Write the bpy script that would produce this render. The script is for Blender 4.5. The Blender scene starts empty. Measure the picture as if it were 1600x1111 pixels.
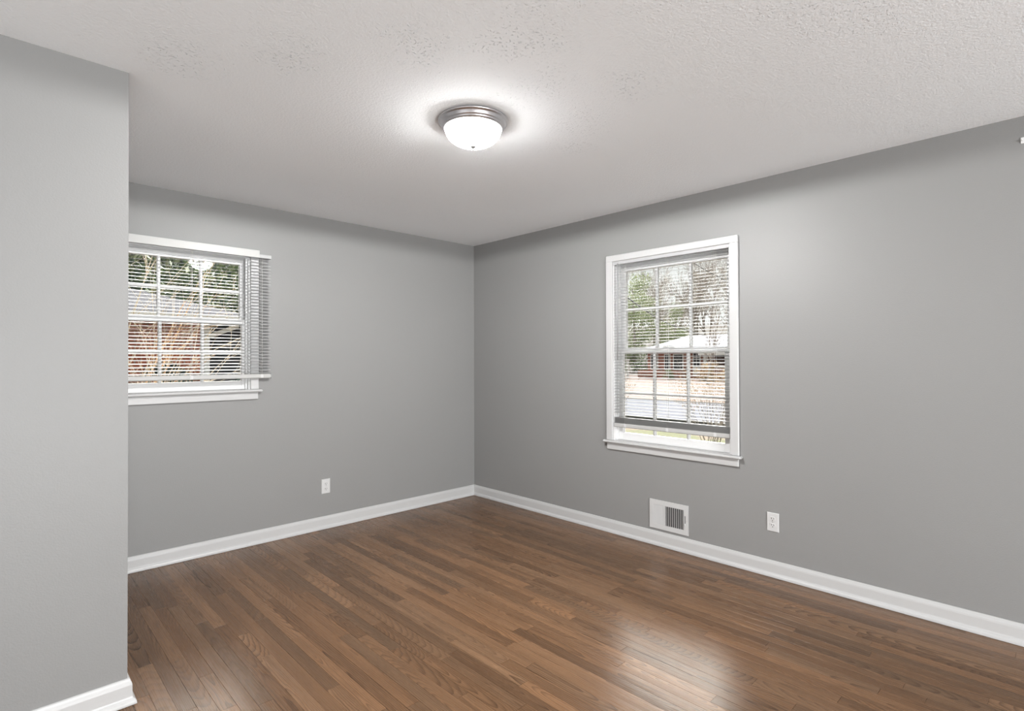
import bpy, math, random
from mathutils import Vector, Matrix, Euler
sc = bpy.context.scene
C = sc.collection
PI = math.pi

# ------------------------------------------------------------------ camera
CAM = Vector((-3.4353, -4.1007, 1.3211))
yaw, pitch, roll = math.radians(46.0455), math.radians(0.4403), math.radians(-0.1611)
fw = Vector((math.cos(yaw)*math.cos(pitch), math.sin(yaw)*math.cos(pitch), math.sin(pitch)))
rt = Vector((math.sin(yaw), -math.cos(yaw), 0)); up = rt.cross(fw)
r2 = rt*math.cos(roll) + up*math.sin(roll); u2 = -rt*math.sin(roll) + up*math.cos(roll)
cam = bpy.data.objects.new('camera', bpy.data.cameras.new('camera')); C.objects.link(cam)
cam.matrix_world = Matrix(((r2.x, u2.x, -fw.x, CAM.x), (r2.y, u2.y, -fw.y, CAM.y), (r2.z, u2.z, -fw.z, CAM.z), (0, 0, 0, 1)))
cam.data.sensor_width = 36.0; cam.data.lens = 847.69/1600*36.0
cam.data.clip_start = 0.05; cam.data.clip_end = 500
sc.camera = cam

# ------------------------------------------------------------------ sky and light
SKY_HORIZON, SKY_GLOW = 0.92, 50.0
FILL_REAR, FILL_SIDE, LAMP, BULB, BEAM = 322.0, 4.0, 5.0, 25.0, 330.0
w = bpy.data.worlds.new('sky'); sc.world = w; w.use_nodes = True
nt = w.node_tree; nt.nodes.clear()
def wn(t, **k):
    n = nt.nodes.new(t)
    for a, b in k.items(): setattr(n, a, b)
    return n
tc = wn('ShaderNodeTexCoord'); sep = wn('ShaderNodeSeparateXYZ')
nt.links.new(tc.outputs['Generated'], sep.inputs[0])
elev = wn('ShaderNodeMapRange', interpolation_type='SMOOTHSTEP')      # bright overcast band above the tree tops
elev.inputs['From Min'].default_value = 0.26; elev.inputs['From Max'].default_value = 0.46
nt.links.new(sep.outputs['Z'], elev.inputs['Value'])
dot = wn('ShaderNodeVectorMath', operation='DOT_PRODUCT')
nt.links.new(tc.outputs['Generated'], dot.inputs[0]); dot.inputs[1].default_value = Vector((1, 1, 0.9)).normalized()
lobe = wn('ShaderNodeMapRange', interpolation_type='SMOOTHSTEP')      # the sun behind the cloud, over the far corner of the house
lobe.inputs['From Min'].default_value = 0.70; lobe.inputs['From Max'].default_value = 0.96
nt.links.new(dot.outputs['Value'], lobe.inputs['Value'])
mul = wn('ShaderNodeMath', operation='MULTIPLY'); nt.links.new(elev.outputs[0], mul.inputs[0]); nt.links.new(lobe.outputs[0], mul.inputs[1])
glow = wn('ShaderNodeMath', operation='MULTIPLY_ADD'); nt.links.new(mul.outputs[0], glow.inputs[0])
glow.inputs[1].default_value = SKY_GLOW; glow.inputs[2].default_value = SKY_HORIZON
bg = wn('ShaderNodeBackground'); skc = wn('ShaderNodeMix', data_type='RGBA'); nt.links.new(mul.outputs[0], skc.inputs[0])
skc.inputs[6].default_value = (1.0, 0.99, 0.965, 1); skc.inputs[7].default_value = (1.0, 0.945, 0.88, 1); nt.links.new(skc.outputs[2], bg.inputs['Color'])
nt.links.new(glow.outputs[0], bg.inputs['Strength'])
wo = wn('ShaderNodeOutputWorld'); nt.links.new(bg.outputs[0], wo.inputs[0])
try: w.cycles.sampling_method = 'MANUAL'; w.cycles.sample_map_resolution = 1024
except Exception: pass

def area(name, loc, aim, sx, sy, power, col=(0.965, 0.99, 1.0)):
    l = bpy.data.lights.new(name, 'AREA'); l.shape = 'RECTANGLE'; l.size = sx; l.size_y = sy; l.energy = power; l.color = col
    o = bpy.data.objects.new(name, l); C.objects.link(o); o.location = loc
    o.rotation_euler = (Vector(aim) - Vector(loc)).to_track_quat('-Z', 'Y').to_euler(); return o
# unseen fill lights added to brighten the room, behind and beside the camera
area('fill_light_rear', (-3.2, -8.7, 0.62), (-2.0, -1.5, 2.6), 2.5, 1.15, FILL_REAR)
area('fill_light_side', (-4.66, -3.3, 1.0), (-1.0, -3.2, 1.2), 1.9, 1.9, FILL_SIDE)

sc.view_settings.view_transform = 'Standard'; sc.view_settings.look = 'None'
sc.view_settings.exposure = 0.25; sc.view_settings.gamma = 1.0; sc.view_settings.use_curve_mapping = False
try:
    sc.cycles.max_bounces = 10; sc.cycles.diffuse_bounces = 6; sc.cycles.glossy_bounces = 4
    sc.cycles.transparent_max_bounces = 24; sc.cycles.sample_clamp_indirect = 8; sc.cycles.caustics_reflective = False; sc.cycles.caustics_refractive = False
    sc.cycles.use_denoising = True
except Exception: pass

# ------------------------------------------------------------------ mesh helpers
class MB:
    def __init__(s): s.v = []; s.f = []; s.mi = []; s.sm = []
    def add(s, vs, fs, mi=0, smooth=False):
        n = len(s.v); s.v += [tuple(p) for p in vs]
        for f in fs: s.f.append([i+n for i in f]); s.mi.append(mi); s.sm.append(smooth)
        return s
    def box(s, a, b, mi=0, T=None):
        x0, y0, z0 = [min(a[i], b[i]) for i in range(3)]; x1, y1, z1 = [max(a[i], b[i]) for i in range(3)]
        vs = [Vector(q) for q in ((x0,y0,z0),(x1,y0,z0),(x1,y1,z0),(x0,y1,z0),(x0,y0,z1),(x1,y0,z1),(x1,y1,z1),(x0,y1,z1))]
        if T: vs = [T @ q for q in vs]
        return s.add(vs, [(0,3,2,1),(4,5,6,7),(0,1,5,4),(1,2,6,5),(2,3,7,6),(3,0,4,7)], mi)
    def cbox(s, a, b, c=0.003, mi=0):                     # box with chamfered edges
        x0, y0, z0 = [min(a[i], b[i]) for i in range(3)]; x1, y1, z1 = [max(a[i], b[i]) for i in range(3)]
        c = min(c, 0.45*min(x1-x0, y1-y0, z1-z0)); X, Y, Z = (x0, x1), (y0, y1), (z0, z1); n = {}; vs = []
        for i in (0, 1):
            for j in (0, 1):
                for k in (0, 1):
                    si, sj, sk = (1-2*i)*c, (1-2*j)*c, (1-2*k)*c
                    for ax in range(3):
                        q = [X[i], Y[j], Z[k]]
                        for a_, d in enumerate((si, sj, sk)):
                            if a_ != ax: q[a_] += d
                        n[i, j, k, ax] = len(vs); vs.append(q)     # vertex on the face normal to axis ax
        fs = []
        for ax in range(3):
            o = [q for q in range(3) if q != ax]
            for side in (0, 1):
                ring = []
                for (p, r) in ((0,0),(1,0),(1,1),(0,1)):
                    t = [0, 0, 0]; t[ax] = side; t[o[0]] = p; t[o[1]] = r; ring.append(n[t[0], t[1], t[2], ax])
                fs.append(ring)
        for ax in range(3):
            o = [q for q in range(3) if q != ax]
            for (p, r) in ((0,0),(1,0),(1,1),(0,1)):
                t0 = [0,0,0]; t1 = [0,0,0]; t0[o[0]] = t1[o[0]] = p; t0[o[1]] = t1[o[1]] = r; t1[ax] = 1
                fs.append([n[(*t0, o[0])], n[(*t1, o[0])], n[(*t1, o[1])], n[(*t0, o[1])]])
        for i in (0, 1):
            for j in (0, 1):
                for k in (0, 1): fs.append([n[i,j,k,0], n[i,j,k,1], n[i,j,k,2]])
        return s.add(vs, fs, mi)
    def tube(s, pts, rad, n=6, mi=0, caps=True, smooth=True):
        pts = [Vector(q) for q in pts]
        if not isinstance(rad, (list, tuple)): rad = [rad]*len(pts)
        vs = []
        d0 = (pts[1]-pts[0]).normalized(); ref = Vector((0,0,1)) if abs(d0.z) < 0.9 else Vector((1,0,0))
        for i, q in enumerate(pts):
            d = (pts[min(i+1, len(pts)-1)] - pts[max(i-1, 0)]).normalized()
            a = d.cross(ref)
            if a.length < 1e-5: a = d.cross(Vector((0.3, 1, 0.2)))
            a.normalize(); b = d.cross(a)
            for k in range(n):
                t = 2*PI*k/n; vs.append(q + (a*math.cos(t) + b*math.sin(t))*rad[i])
        fs = [(i*n+k, i*n+(k+1) % n, (i+1)*n+(k+1) % n, (i+1)*n+k) for i in range(len(pts)-1) for k in range(n)]
        if caps: fs += [tuple(range(n-1, -1, -1)), tuple((len(pts)-1)*n+k for k in range(n))]
        return s.add(vs, fs, mi, smooth)
    def lathe(s, prof, c, n=48, mi=0, smooth=True):
        vs = []; m = len(prof)
        for k in range(n):
            t = 2*PI*k/n
            for (r, z) in prof: vs.append((c[0]+r*math.cos(t), c[1]+r*math.sin(t), c[2]+z))
        fs = [(k*m+i, ((k+1) % n)*m+i, ((k+1) % n)*m+i+1, k*m+i+1) for k in range(n) for i in range(m-1)]
        return s.add(vs, fs, mi, smooth)
    def sweep(s, rings, mi=0, closed=False, smooth=False):  # rings of equal point counts
        n = len(rings[0]); vs = [q for r in rings for q in r]
        fs = [(i*n+k, i*n+(k+1) % n, (i+1)*n+(k+1) % n, (i+1)*n+k) for i in range(len(rings)-1) for k in range(n)]
        fs += [tuple(range(n-1, -1, -1)), tuple((len(rings)-1)*n+k for k in range(n))]
        return s.add(vs, fs, mi, smooth)
    def build(s, name, mats, parent=None, fix=True):
        me = bpy.data.meshes.new(name); me.from_pydata(s.v, [], s.f)
        for m in (mats if isinstance(mats, (list, tuple)) else [mats]): me.materials.append(m)
        me.polygons.foreach_set('material_index', s.mi); me.polygons.foreach_set('use_smooth', s.sm)
        if fix:
            import bmesh
            bm = bmesh.new(); bm.from_mesh(me); bmesh.ops.recalc_face_normals(bm, faces=bm.faces); bm.to_mesh(me); bm.free()
        me.update()
        o = bpy.data.objects.new(name, me); C.objects.link(o)
        if parent: o.parent = parent
        return o
def tag(o, label=None, cat=None, group=None, kind=None):
    if label: o['label'] = label
    if cat: o['category'] = cat
    if group: o['group'] = group
    if kind: o['kind'] = kind
    return o
def empty(name, loc, label=None, cat=None, group=None, kind=None, rz=0):
    o = bpy.data.objects.new(name, None); C.objects.link(o); o.location = loc; o.rotation_euler = (0, 0, rz); o.empty_display_size = 0.1
    return tag(o, label, cat, group, kind)
def under(root, mb, name, mats, parent=None, label=None):
    """mesh given in world coordinates, hung under a root Empty (or a part of it)"""
    off = root.location
    mb.v = [(q[0]-off.x, q[1]-off.y, q[2]-off.z) for q in mb.v]
    o = mb.build(name, mats, parent or root)
    if label: o['label'] = label
    return o
def children(o): return [c for c in bpy.data.objects if c.parent == o]
def copy_tree(o, parent=None):
    kids = children(o); c = o.copy(); C.objects.link(c)
    if parent: c.parent = parent
    for k in kids: copy_tree(k, c)
    return c

# ------------------------------------------------------------------ materials
def mat(name, col, rough=0.5, spec=0.5, metal=0.0, bump=None, var=None, emit=None):
    m = bpy.data.materials.new(name); m.use_nodes = True; t = m.node_tree; b = t.nodes['Principled BSDF']
    b.inputs['Base Color'].default_value = (*col, 1); b.inputs['Roughness'].default_value = rough
    b.inputs['Specular IOR Level'].default_value = spec; b.inputs['Metallic'].default_value = metal
    if emit: b.inputs['Emission Color'].default_value = (*emit[0], 1); b.inputs['Emission Strength'].default_value = emit[1]
    co = t.nodes.new('ShaderNodeTexCoord')
    if var:                                             # (scale, amount): slight uneven colour
        n = t.nodes.new('ShaderNodeTexNoise'); n.inputs['Scale'].default_value = var[0]; n.inputs['Detail'].default_value = 3
        t.links.new(co.outputs['Object'], n.inputs['Vector'])
        r = t.nodes.new('ShaderNodeMapRange'); r.inputs['To Min'].default_value = 1-var[1]; r.inputs['To Max'].default_value = 1+var[1]
        r.inputs['From Min'].default_value = 0.3; r.inputs['From Max'].default_value = 0.7
        t.links.new(n.outputs['Fac'], r.inputs['Value'])
        mx = t.nodes.new('ShaderNodeVectorMath'); mx.operation = 'SCALE'; mx.inputs[0].default_value = col
        t.links.new(r.outputs[0], mx.inputs['Scale']); t.links.new(mx.outputs[0], b.inputs['Base Color'])
    if bump:                                            # (scale, distance)
        n = t.nodes.new('ShaderNodeTexNoise'); n.inputs['Scale'].default_value = bump[0]; n.inputs['Detail'].default_value = 4
        t.links.new(co.outputs['Object'], n.inputs['Vector'])
        bp = t.nodes.new('ShaderNodeBump'); bp.inputs['Distance'].default_value = bump[1]; bp.inputs['Strength'].default_value = 1.0
        t.links.new(n.outputs['Fac'], bp.inputs['Height']); t.links.new(bp.outputs[0], b.inputs['Normal'])
    return m
class NT:
    """small helper to write node maths"""
    def __init__(s, m): s.t = m.node_tree
    def n(s, typ, ins=None, **k):
        q = s.t.nodes.new(typ)
        for a, b in k.items(): setattr(q, a, b)
        for i, v in (ins or {}).items(): s.put(q.inputs[i], v)
        return q
    def put(s, sock, v):
        if isinstance(v, bpy.types.NodeSocket): s.t.links.new(v, sock)
        else: sock.default_value = v
    def m(s, op, a, b=None, c=None):
        q = s.t.nodes.new('ShaderNodeMath'); q.operation = op; s.put(q.inputs[0], a)
        if b is not None: s.put(q.inputs[1], b)
        if c is not None: s.put(q.inputs[2], c)
        return q.outputs[0]
    def mix(s, f, a, b):
        q = s.t.nodes.new('ShaderNodeMix'); q.data_type = 'RGBA'; s.put(q.inputs[0], f); s.put(q.inputs[6], a); s.put(q.inputs[7], b); return q.outputs[2]
    def rng(s, v, a, b, c, d, smooth=False):
        q = s.t.nodes.new('ShaderNodeMapRange')
        if smooth: q.interpolation_type = 'SMOOTHSTEP'
        for i, x in enumerate((v, a, b, c, d)): s.put(q.inputs[i], x)
        return q.outputs[0]
    def xyz(s, x, y, z):
        q = s.t.nodes.new('ShaderNodeCombineXYZ'); s.put(q.inputs[0], x); s.put(q.inputs[1], y); s.put(q.inputs[2], z); return q.outputs[0]
    def noise(s, vec, scale, detail=2, rough=0.5, dist=0.0):
        q = s.t.nodes.new('ShaderNodeTexNoise'); s.put(q.inputs['Vector'], vec); q.inputs['Scale'].default_value = scale
        q.inputs['Detail'].default_value = detail; q.inputs['Roughness'].default_value = rough; q.inputs['Distortion'].default_value = dist; return q.outputs['Fac']

M = {}
M['wall'] = mat('grey_wall_paint', (0.265, 0.2645, 0.262), 0.42, 0.3, bump=(170, 0.0006), var=(1.3, 0.012))
M['trim'] = mat('white_trim_paint', (0.52, 0.52, 0.52), 0.35, 0.5, bump=(60, 0.0002))
M['sash'] = mat('white_sash_paint', (0.72, 0.72, 0.72), 0.35, 0.5, bump=(80, 0.0002))
M['slat'] = mat('white_blind_slat', (0.43, 0.43, 0.435), 0.4, 0.5, bump=(30, 0.0001))
M['slat_shaded'] = mat('shaded_blind_slat', (0.33, 0.33, 0.325), 0.45, 0.3, bump=(30, 0.0001))  # same white slats coloured darker, in place of shade against the window
M['rail'] = mat('white_blind_rail', (0.47, 0.47, 0.46), 0.4, 0.5, bump=(30, 0.0001))
M['cord'] = mat('blind_cord', (0.70, 0.69, 0.66), 0.8, 0.2, bump=(400, 0.0003))
M['wand'] = mat('clear_grey_wand', (0.34, 0.34, 0.34), 0.2, 0.5, bump=(40, 0.0001))
M['plate'] = mat('white_plastic_plate', (0.60, 0.60, 0.60), 0.3, 0.5, bump=(50, 0.0001))
M['slot'] = mat('dark_slot', (0.02, 0.02, 0.02), 0.7, 0.2, bump=(50, 0.0001))
M['register'] = mat('white_enamel_steel', (0.57, 0.57, 0.57), 0.35, 0.5, bump=(50, 0.0001))
M['duct'] = mat('dark_duct_inside', (0.10, 0.10, 0.10), 0.7, 0.2, bump=(50, 0.0002))
M['screw'] = mat('screw_metal', (0.55, 0.55, 0.54), 0.35, 0.5, 0.6, bump=(90, 0.0002))
M['nickel'] = mat('brushed_nickel', (0.60, 0.59, 0.61), 0.36, 0.5, 1.0, bump=(140, 0.0002))
M['finial'] = mat('satin_grey_finial', (0.34, 0.34, 0.345), 0.35, 0.3, 0.86, bump=(140, 0.0002))
M['dome'] = mat('lit_frosted_glass', (0.9, 0.9, 0.88), 0.3, 0.5, bump=(20, 0.0001), emit=((1.0, 0.985, 0.962), LAMP))
t = M['dome'].node_tree; pr = t.nodes['Principled BSDF']; tb = t.nodes.new('ShaderNodeBsdfTransparent'); mx = t.nodes.new('ShaderNodeMixShader'); mx.inputs[0].default_value = 0.5
t.links.new(pr.outputs[0], mx.inputs[1]); t.links.new(tb.outputs[0], mx.inputs[2]); t.links.new(mx.outputs[0], t.nodes['Material Output'].inputs[0])
M['hook'] = mat('white_hook_plastic', (0.8, 0.8, 0.8), 0.3, 0.5, bump=(90, 0.0001))

# textured ceiling: soft plaster everywhere, rough stippled patches here and there, one skim-coated repair
H_CEIL = 2.44
M['ceiling'] = mat('textured_white_ceiling', (0.89, 0.91, 0.93), 0.85, 0.2)
k = NT(M['ceiling']); t = M['ceiling'].node_tree
co = k.n('ShaderNodeTexCoord').outputs['Object']; sp = k.n('ShaderNodeSeparateXYZ', {0: co})
big = k.noise(co, 1.1, 3, 0.6, 0.4)
patch = k.m('MULTIPLY', k.rng(big, 0.50, 0.66, 0.0, 1.0, True), 0.35)
for (px, py, pr) in ((-2.32, -2.45, 0.26), (-2.10, -2.74, 0.30), (-1.85, -2.56, 0.30), (-1.42, -2.52, 0.26), (-2.62, -2.10, 0.24), (-1.55, -2.85, 0.22), (-1.2, -2.28, 0.2), (-2.9, -1.8, 0.25)):
    dv = k.n('ShaderNodeVectorMath', {0: co, 1: (px, py, H_CEIL)}, operation='DISTANCE').outputs['Value']
    patch = k.m('MAXIMUM', patch, k.m('MULTIPLY', k.rng(dv, 0.0, pr, 1.0, 0.0, True), k.rng(k.noise(co, 9, 2), 0.38, 0.6, 0.25, 1.0)))
fine = k.noise(co, 110, 3, 0.55)
chips = k.rng(k.noise(co, 95, 2, 0.6, 0.3), 0.60, 0.68, 0.0, 1.0, True)
rx = k.m('MULTIPLY', k.rng(sp.outputs[0], -0.66, -0.60, 0, 1, True), k.rng(sp.outputs[0], -0.02, -0.07, 0, 1, True))
ry = k.m('MULTIPLY', k.rng(sp.outputs[1], -1.18, -1.13, 0, 1, True), k.rng(sp.outputs[1], -0.85, -0.90, 0, 1, True))
rep = k.m('MULTIPLY', rx, ry)
repn = k.m('MULTIPLY', rep, k.noise(co, 26, 3, 0.6, 1.2))
h = k.m('ADD', k.m('MULTIPLY', fine, 0.35), k.m('MULTIPLY', k.m('MULTIPLY', chips, patch), 1.1))
h = k.m('ADD', h, k.m('MULTIPLY', repn, 0.8))
bp = k.n('ShaderNodeBump', {'Height': h, 'Distance': 0.006, 'Strength': 1.0})
t.links.new(bp.outputs[0], t.nodes['Principled BSDF'].inputs['Normal'])

# oak strip floor: every plank has its own grain; UV = metres along / across the plank, "plank" = four random numbers
M['floor'] = mat('stained_oak_strip', (0.2, 0.12, 0.07), 0.3, 0.29)
k = NT(M['floor']); t = M['floor'].node_tree; B = t.nodes['Principled BSDF']
uv = k.n('ShaderNodeUVMap', uv_map='UVMap').outputs[0]; s2 = k.n('ShaderNodeSeparateXYZ', {0: uv}); U, V = s2.outputs[0], s2.outputs[1]
at = k.n('ShaderNodeAttribute', attribute_name='plank'); sr = k.n('ShaderNodeSeparateColor', {0: at.outputs['Color']})
R, G, Bc, A = sr.outputs[0], sr.outputs[1], sr.outputs[2], at.outputs['Alpha']
seed = k.m('MULTIPLY', R, 37.0)
wob = k.noise(k.xyz(k.m('MULTIPLY', U, 5.0), k.m('MULTIPLY', V, 22.0), seed), 1.0, 3, 0.55)
wob = k.m('MULTIPLY', k.m('SUBTRACT', wob, 0.5), 0.020)
low = k.m('MULTIPLY', k.m('SUBTRACT', k.noise(k.xyz(k.m('MULTIPLY', U, 1.6), seed, 0.0), 1.0, 2), 0.5), 0.055)
ww = k.m('ADD', k.m('ADD', V, k.m('MULTIPLY', k.m('SUBTRACT', R, 0.5), 0.085)), k.m('MULTIPLY', wob, 0.5))
hh = k.m('ADD', k.m('ADD', k.m('MULTIPLY_ADD', G, 0.035, 0.004), k.m('MULTIPLY', U, k.m('MULTIPLY', k.m('SUBTRACT', Bc, 0.5), 0.34))), low)
ring = k.m('SQRT', k.m('ADD', k.m('MULTIPLY', ww, ww), k.m('MULTIPLY', hh, hh)))
ring = k.m('ADD', ring, k.m('MULTIPLY', wob, 0.42))
ph = k.m('FRACT', k.m('MULTIPLY', ring, k.m('MULTIPLY_ADD', A, 80.0, 110.0)))
line = k.m('POWER', ph, 2.6)
line = k.m('MULTIPLY', line, k.rng(ph, 0.93, 1.0, 1.0, 0.0, True))
streak = k.noise(k.xyz(k.m('MULTIPLY', U, 7.0), k.m('MULTIPLY', V, 420.0), seed), 1.0, 3, 0.6)
broad = k.noise(k.xyz(k.m('MULTIPLY', U, 1.8), k.m('MULTIPLY', V, 26.0), k.m('ADD', seed, 9.0)), 1.0, 3, 0.5)
pores = k.rng(k.noise(k.xyz(k.m('MULTIPLY', U, 60.0), k.m('MULTIPLY', V, 1500.0), seed), 1.0, 1), 0.60, 0.72, 0.0, 1.0)
lite = k.mix(k.m('FRACT', k.m('MULTIPLY', A, 7.31)), (0.200, 0.106, 0.053, 1), (0.182, 0.106, 0.059, 1))
dark = (0.055, 0.026, 0.011, 1)
f = k.m('MULTIPLY', line, k.m('MULTIPLY_ADD', k.m('FRACT', k.m('MULTIPLY', G, 5.77)), 0.60, 0.50))
f = k.m('ADD', f, k.m('MULTIPLY', pores, 0.08))
f = k.m('ADD', f, k.rng(streak, 0.35, 0.75, -0.08, 0.24))
f = k.m('MINIMUM', k.m('MAXIMUM', f, 0.0), 0.95)
col = k.mix(f, lite, dark)
tone = k.m('MULTIPLY', k.rng(k.m('FRACT', k.m('MULTIPLY', Bc, 13.7)), 0.0, 1.0, 0.70, 1.26), k.rng(broad, 0.3, 0.7, 0.86, 1.14))
sc2 = k.n('ShaderNodeVectorMath', {0: col}, operation='SCALE'); k.put(sc2.inputs['Scale'], tone)
t.links.new(sc2.outputs[0], B.inputs['Base Color'])
k.put(B.inputs['Roughness'], k.m('ADD', k.rng(streak, 0.3, 0.7, 0.0, 0.06), 0.25))
cup = k.m('MULTIPLY', k.m('MULTIPLY', V, V), -0.28)
wavy = k.m('MULTIPLY', k.noise(k.xyz(k.m('MULTIPLY', U, 3.0), k.m('MULTIPLY', V, 30.0), seed), 1.0, 2), 0.0003)
hgt = k.m('ADD', k.m('ADD', cup, wavy), k.m('MULTIPLY', f, -0.00008))
bp = k.n('ShaderNodeBump', {'Height': hgt, 'Distance': 1.0, 'Strength': 0.8})
t.links.new(bp.outputs[0], B.inputs['Normal'])
M['subfloor'] = mat('dark_seam_filler', (0.020, 0.011, 0.006), 0.8, 0.2, bump=(60, 0.0002))

# window glass: clear pane with a fresnel reflection
g = bpy.data.materials.new('window_glass'); g.use_nodes = True; t = g.node_tree; t.nodes.clear()
o_ = t.nodes.new('ShaderNodeOutputMaterial'); mx = t.nodes.new('ShaderNodeMixShader'); tr = t.nodes.new('ShaderNodeBsdfTransparent')
gl = t.nodes.new('ShaderNodeBsdfGlossy'); gl.inputs['Roughness'].default_value = 0.02; fr = t.nodes.new('ShaderNodeFresnel'); fr.inputs['IOR'].default_value = 1.45
tr.inputs['Color'].default_value = (0.93, 0.95, 0.95, 1)
t.links.new(fr.outputs[0], mx.inputs[0]); t.links.new(tr.outputs[0], mx.inputs[1]); t.links.new(gl.outputs[0], mx.inputs[2]); t.links.new(mx.outputs[0], o_.inputs[0])
M['glass'] = g

# outdoor materials
def brick_mat(name, a, b, mortar, scale, rowh=0.075, bw=0.22, msize=0.012, swz='wall', rough=0.85):
    m = mat(name, a, rough, 0.06); k = NT(m); t = m.node_tree
    co = k.n('ShaderNodeTexCoord').outputs['Object']; sp = k.n('ShaderNodeSeparateXYZ', {0: co})
    vec = k.xyz(k.m('ADD', sp.outputs[0], sp.outputs[1]), sp.outputs[2], 0.0) if swz == 'wall' else k.xyz(k.m('ADD', sp.outputs[0], 0.0) if swz == 'x' else sp.outputs[1], k.m('MULTIPLY', sp.outputs[2], 3.2), 0.0)
    br = k.n('ShaderNodeTexBrick', {'Vector': vec, 'Color1': (*a, 1), 'Color2': (*b, 1), 'Mortar': (*mortar, 1), 'Scale': scale, 'Mortar Size': msize, 'Brick Width': bw, 'Row Height': rowh, 'Bias': 0.0})
    n = k.noise(co, 2.5, 4); c = k.n('ShaderNodeVectorMath', {0: br.outputs['Color']}, operation='SCALE'); k.put(c.inputs['Scale'], k.rng(n, 0.3, 0.7, 0.78, 1.2))
    t.links.new(c.outputs[0], t.nodes['Principled BSDF'].inputs['Base Color'])
    bp = k.n('ShaderNodeBump', {'Height': br.outputs['Fac'], 'Distance': -0.006}); t.links.new(bp.outputs[0], t.nodes['Principled BSDF'].inputs['Normal'])
    return m
M['brick'] = brick_mat('red_brick', (0.40, 0.135, 0.085), (0.31, 0.10, 0.065), (0.30, 0.22, 0.18), 1.0)
M['brick_far'] = brick_mat('weathered_red_brick', (0.36, 0.13, 0.085), (0.29, 0.10, 0.07), (0.30, 0.22, 0.18), 1.0)
M['shingle'] = brick_mat('grey_shingle', (0.024, 0.024, 0.032), (0.017, 0.017, 0.024), (0.008, 0.008, 0.011), 1.0, 0.18, 0.33, 0.018, 'x')
M['shingle_pale'] = brick_mat('pale_shingle', (0.19, 0.195, 0.22), (0.17, 0.175, 0.20), (0.13, 0.13, 0.15), 1.0, 0.18, 0.33, 0.012, 'y')
M['ext_white'] = mat('white_exterior_paint', (0.66, 0.66, 0.65), 0.7, 0.1, var=(3, 0.06))
M['ext_dark'] = mat('dark_screen', (0.012, 0.014, 0.016), 0.5, 0.4, var=(2, 0.2))
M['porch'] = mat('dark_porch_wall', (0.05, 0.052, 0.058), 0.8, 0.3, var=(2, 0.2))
M['bark'] = mat('grey_bark', (0.30, 0.27, 0.24), 0.9, 0.2, bump=(30, 0.01), var=(6, 0.2))
M['bark_pale'] = mat('pale_tan_bark', (0.48, 0.40, 0.30), 0.8, 0.2, bump=(40, 0.003), var=(9, 0.15))
M['bark_tan'] = mat('orange_tan_bark', (0.52, 0.33, 0.19), 0.8, 0.2, bump=(40, 0.003), var=(9, 0.15))
M['wire'] = mat('black_cable', (0.03, 0.03, 0.032), 0.6, 0.3, bump=(90, 0.0003))
def leaf_mat(name, cols, trans=0.35):
    m = mat(name, cols[0], 0.55, 0.4); k = NT(m); t = m.node_tree; b = t.nodes['Principled BSDF']
    geo = k.n('ShaderNodeNewGeometry'); r = k.n('ShaderNodeValToRGB', {0: geo.outputs['Random Per Island']})
    r.color_ramp.elements[0].color = (*cols[0], 1); r.color_ramp.elements[1].color = (*cols[-1], 1)
    for i, c in enumerate(cols[1:-1]): r.color_ramp.elements.new((i+1)/(len(cols)-1)).color = (*c, 1)
    t.links.new(r.outputs[0], b.inputs['Base Color'])
    tl = k.n('ShaderNodeBsdfTranslucent', {0: r.outputs[0]}); mx = k.n('ShaderNodeMixShader', {0: trans, 1: b.outputs[0], 2: tl.outputs[0]})
    t.links.new(mx.outputs[0], t.nodes['Material Output'].inputs[0]); return m
M['ever'] = leaf_mat('evergreen_leaves', [(0.016, 0.034, 0.018), (0.035, 0.065, 0.028), (0.085, 0.12, 0.045), (0.20, 0.22, 0.12)], 0.15)
M['fresh'] = leaf_mat('fresh_green_leaves', [(0.10, 0.125, 0.06), (0.15, 0.18, 0.09), (0.24, 0.26, 0.15)])
M['orange'] = leaf_mat('orange_tan_leaves', [(0.22, 0.14, 0.085), (0.30, 0.21, 0.13), (0.19, 0.17, 0.10)])
M['ivyleaf'] = leaf_mat('dark_ivy_leaves', [(0.008, 0.018, 0.014), (0.02, 0.045, 0.03), (0.05, 0.09, 0.07)])
def ground_mat():
    m = mat('leaf_strewn_lawn', (0.3, 0.2, 0.15), 0.95, 0.1); k = NT(m); t = m.node_tree; b = t.nodes['Principled BSDF']
    co = k.n('ShaderNodeTexCoord').outputs['Object']
    a = k.rng(k.noise(co, 0.35, 4, 0.6), 0.44, 0.58, 0, 1, True); fine = k.noise(co, 7.0, 5, 0.7)
    litter = k.mix(fine, (0.06, 0.040, 0.031, 1), (0.145, 0.107, 0.088, 1)); grass = k.mix(fine, (0.025, 0.036, 0.012, 1), (0.07, 0.085, 0.033, 1))
    t.links.new(k.mix(k.m('MULTIPLY', a, 0.75), litter, grass), b.inputs['Base Color']); return m
M['ground'] = ground_mat()
M['far_ground'] = mat('leaf_litter', (0.125, 0.098, 0.089), 0.95, 0.1, var=(3.0, 0.25), bump=(3, 0.05))
M['woods_floor'] = mat('woodland_leaf_floor', (0.045, 0.040, 0.035), 0.95, 0.05, var=(2.0, 0.35), bump=(3, 0.05))
M['asphalt'] = mat('pale_asphalt', (0.078, 0.081, 0.096), 0.95, 0.03, var=(1.5, 0.1), bump=(60, 0.003))
M['kerb'] = mat('kerb_concrete', (0.10, 0.10, 0.10), 0.9, 0.2, var=(4, 0.1))

# ------------------------------------------------------------------ room shell
H = 2.44
XL, YR = -4.6, -9.0
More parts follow.
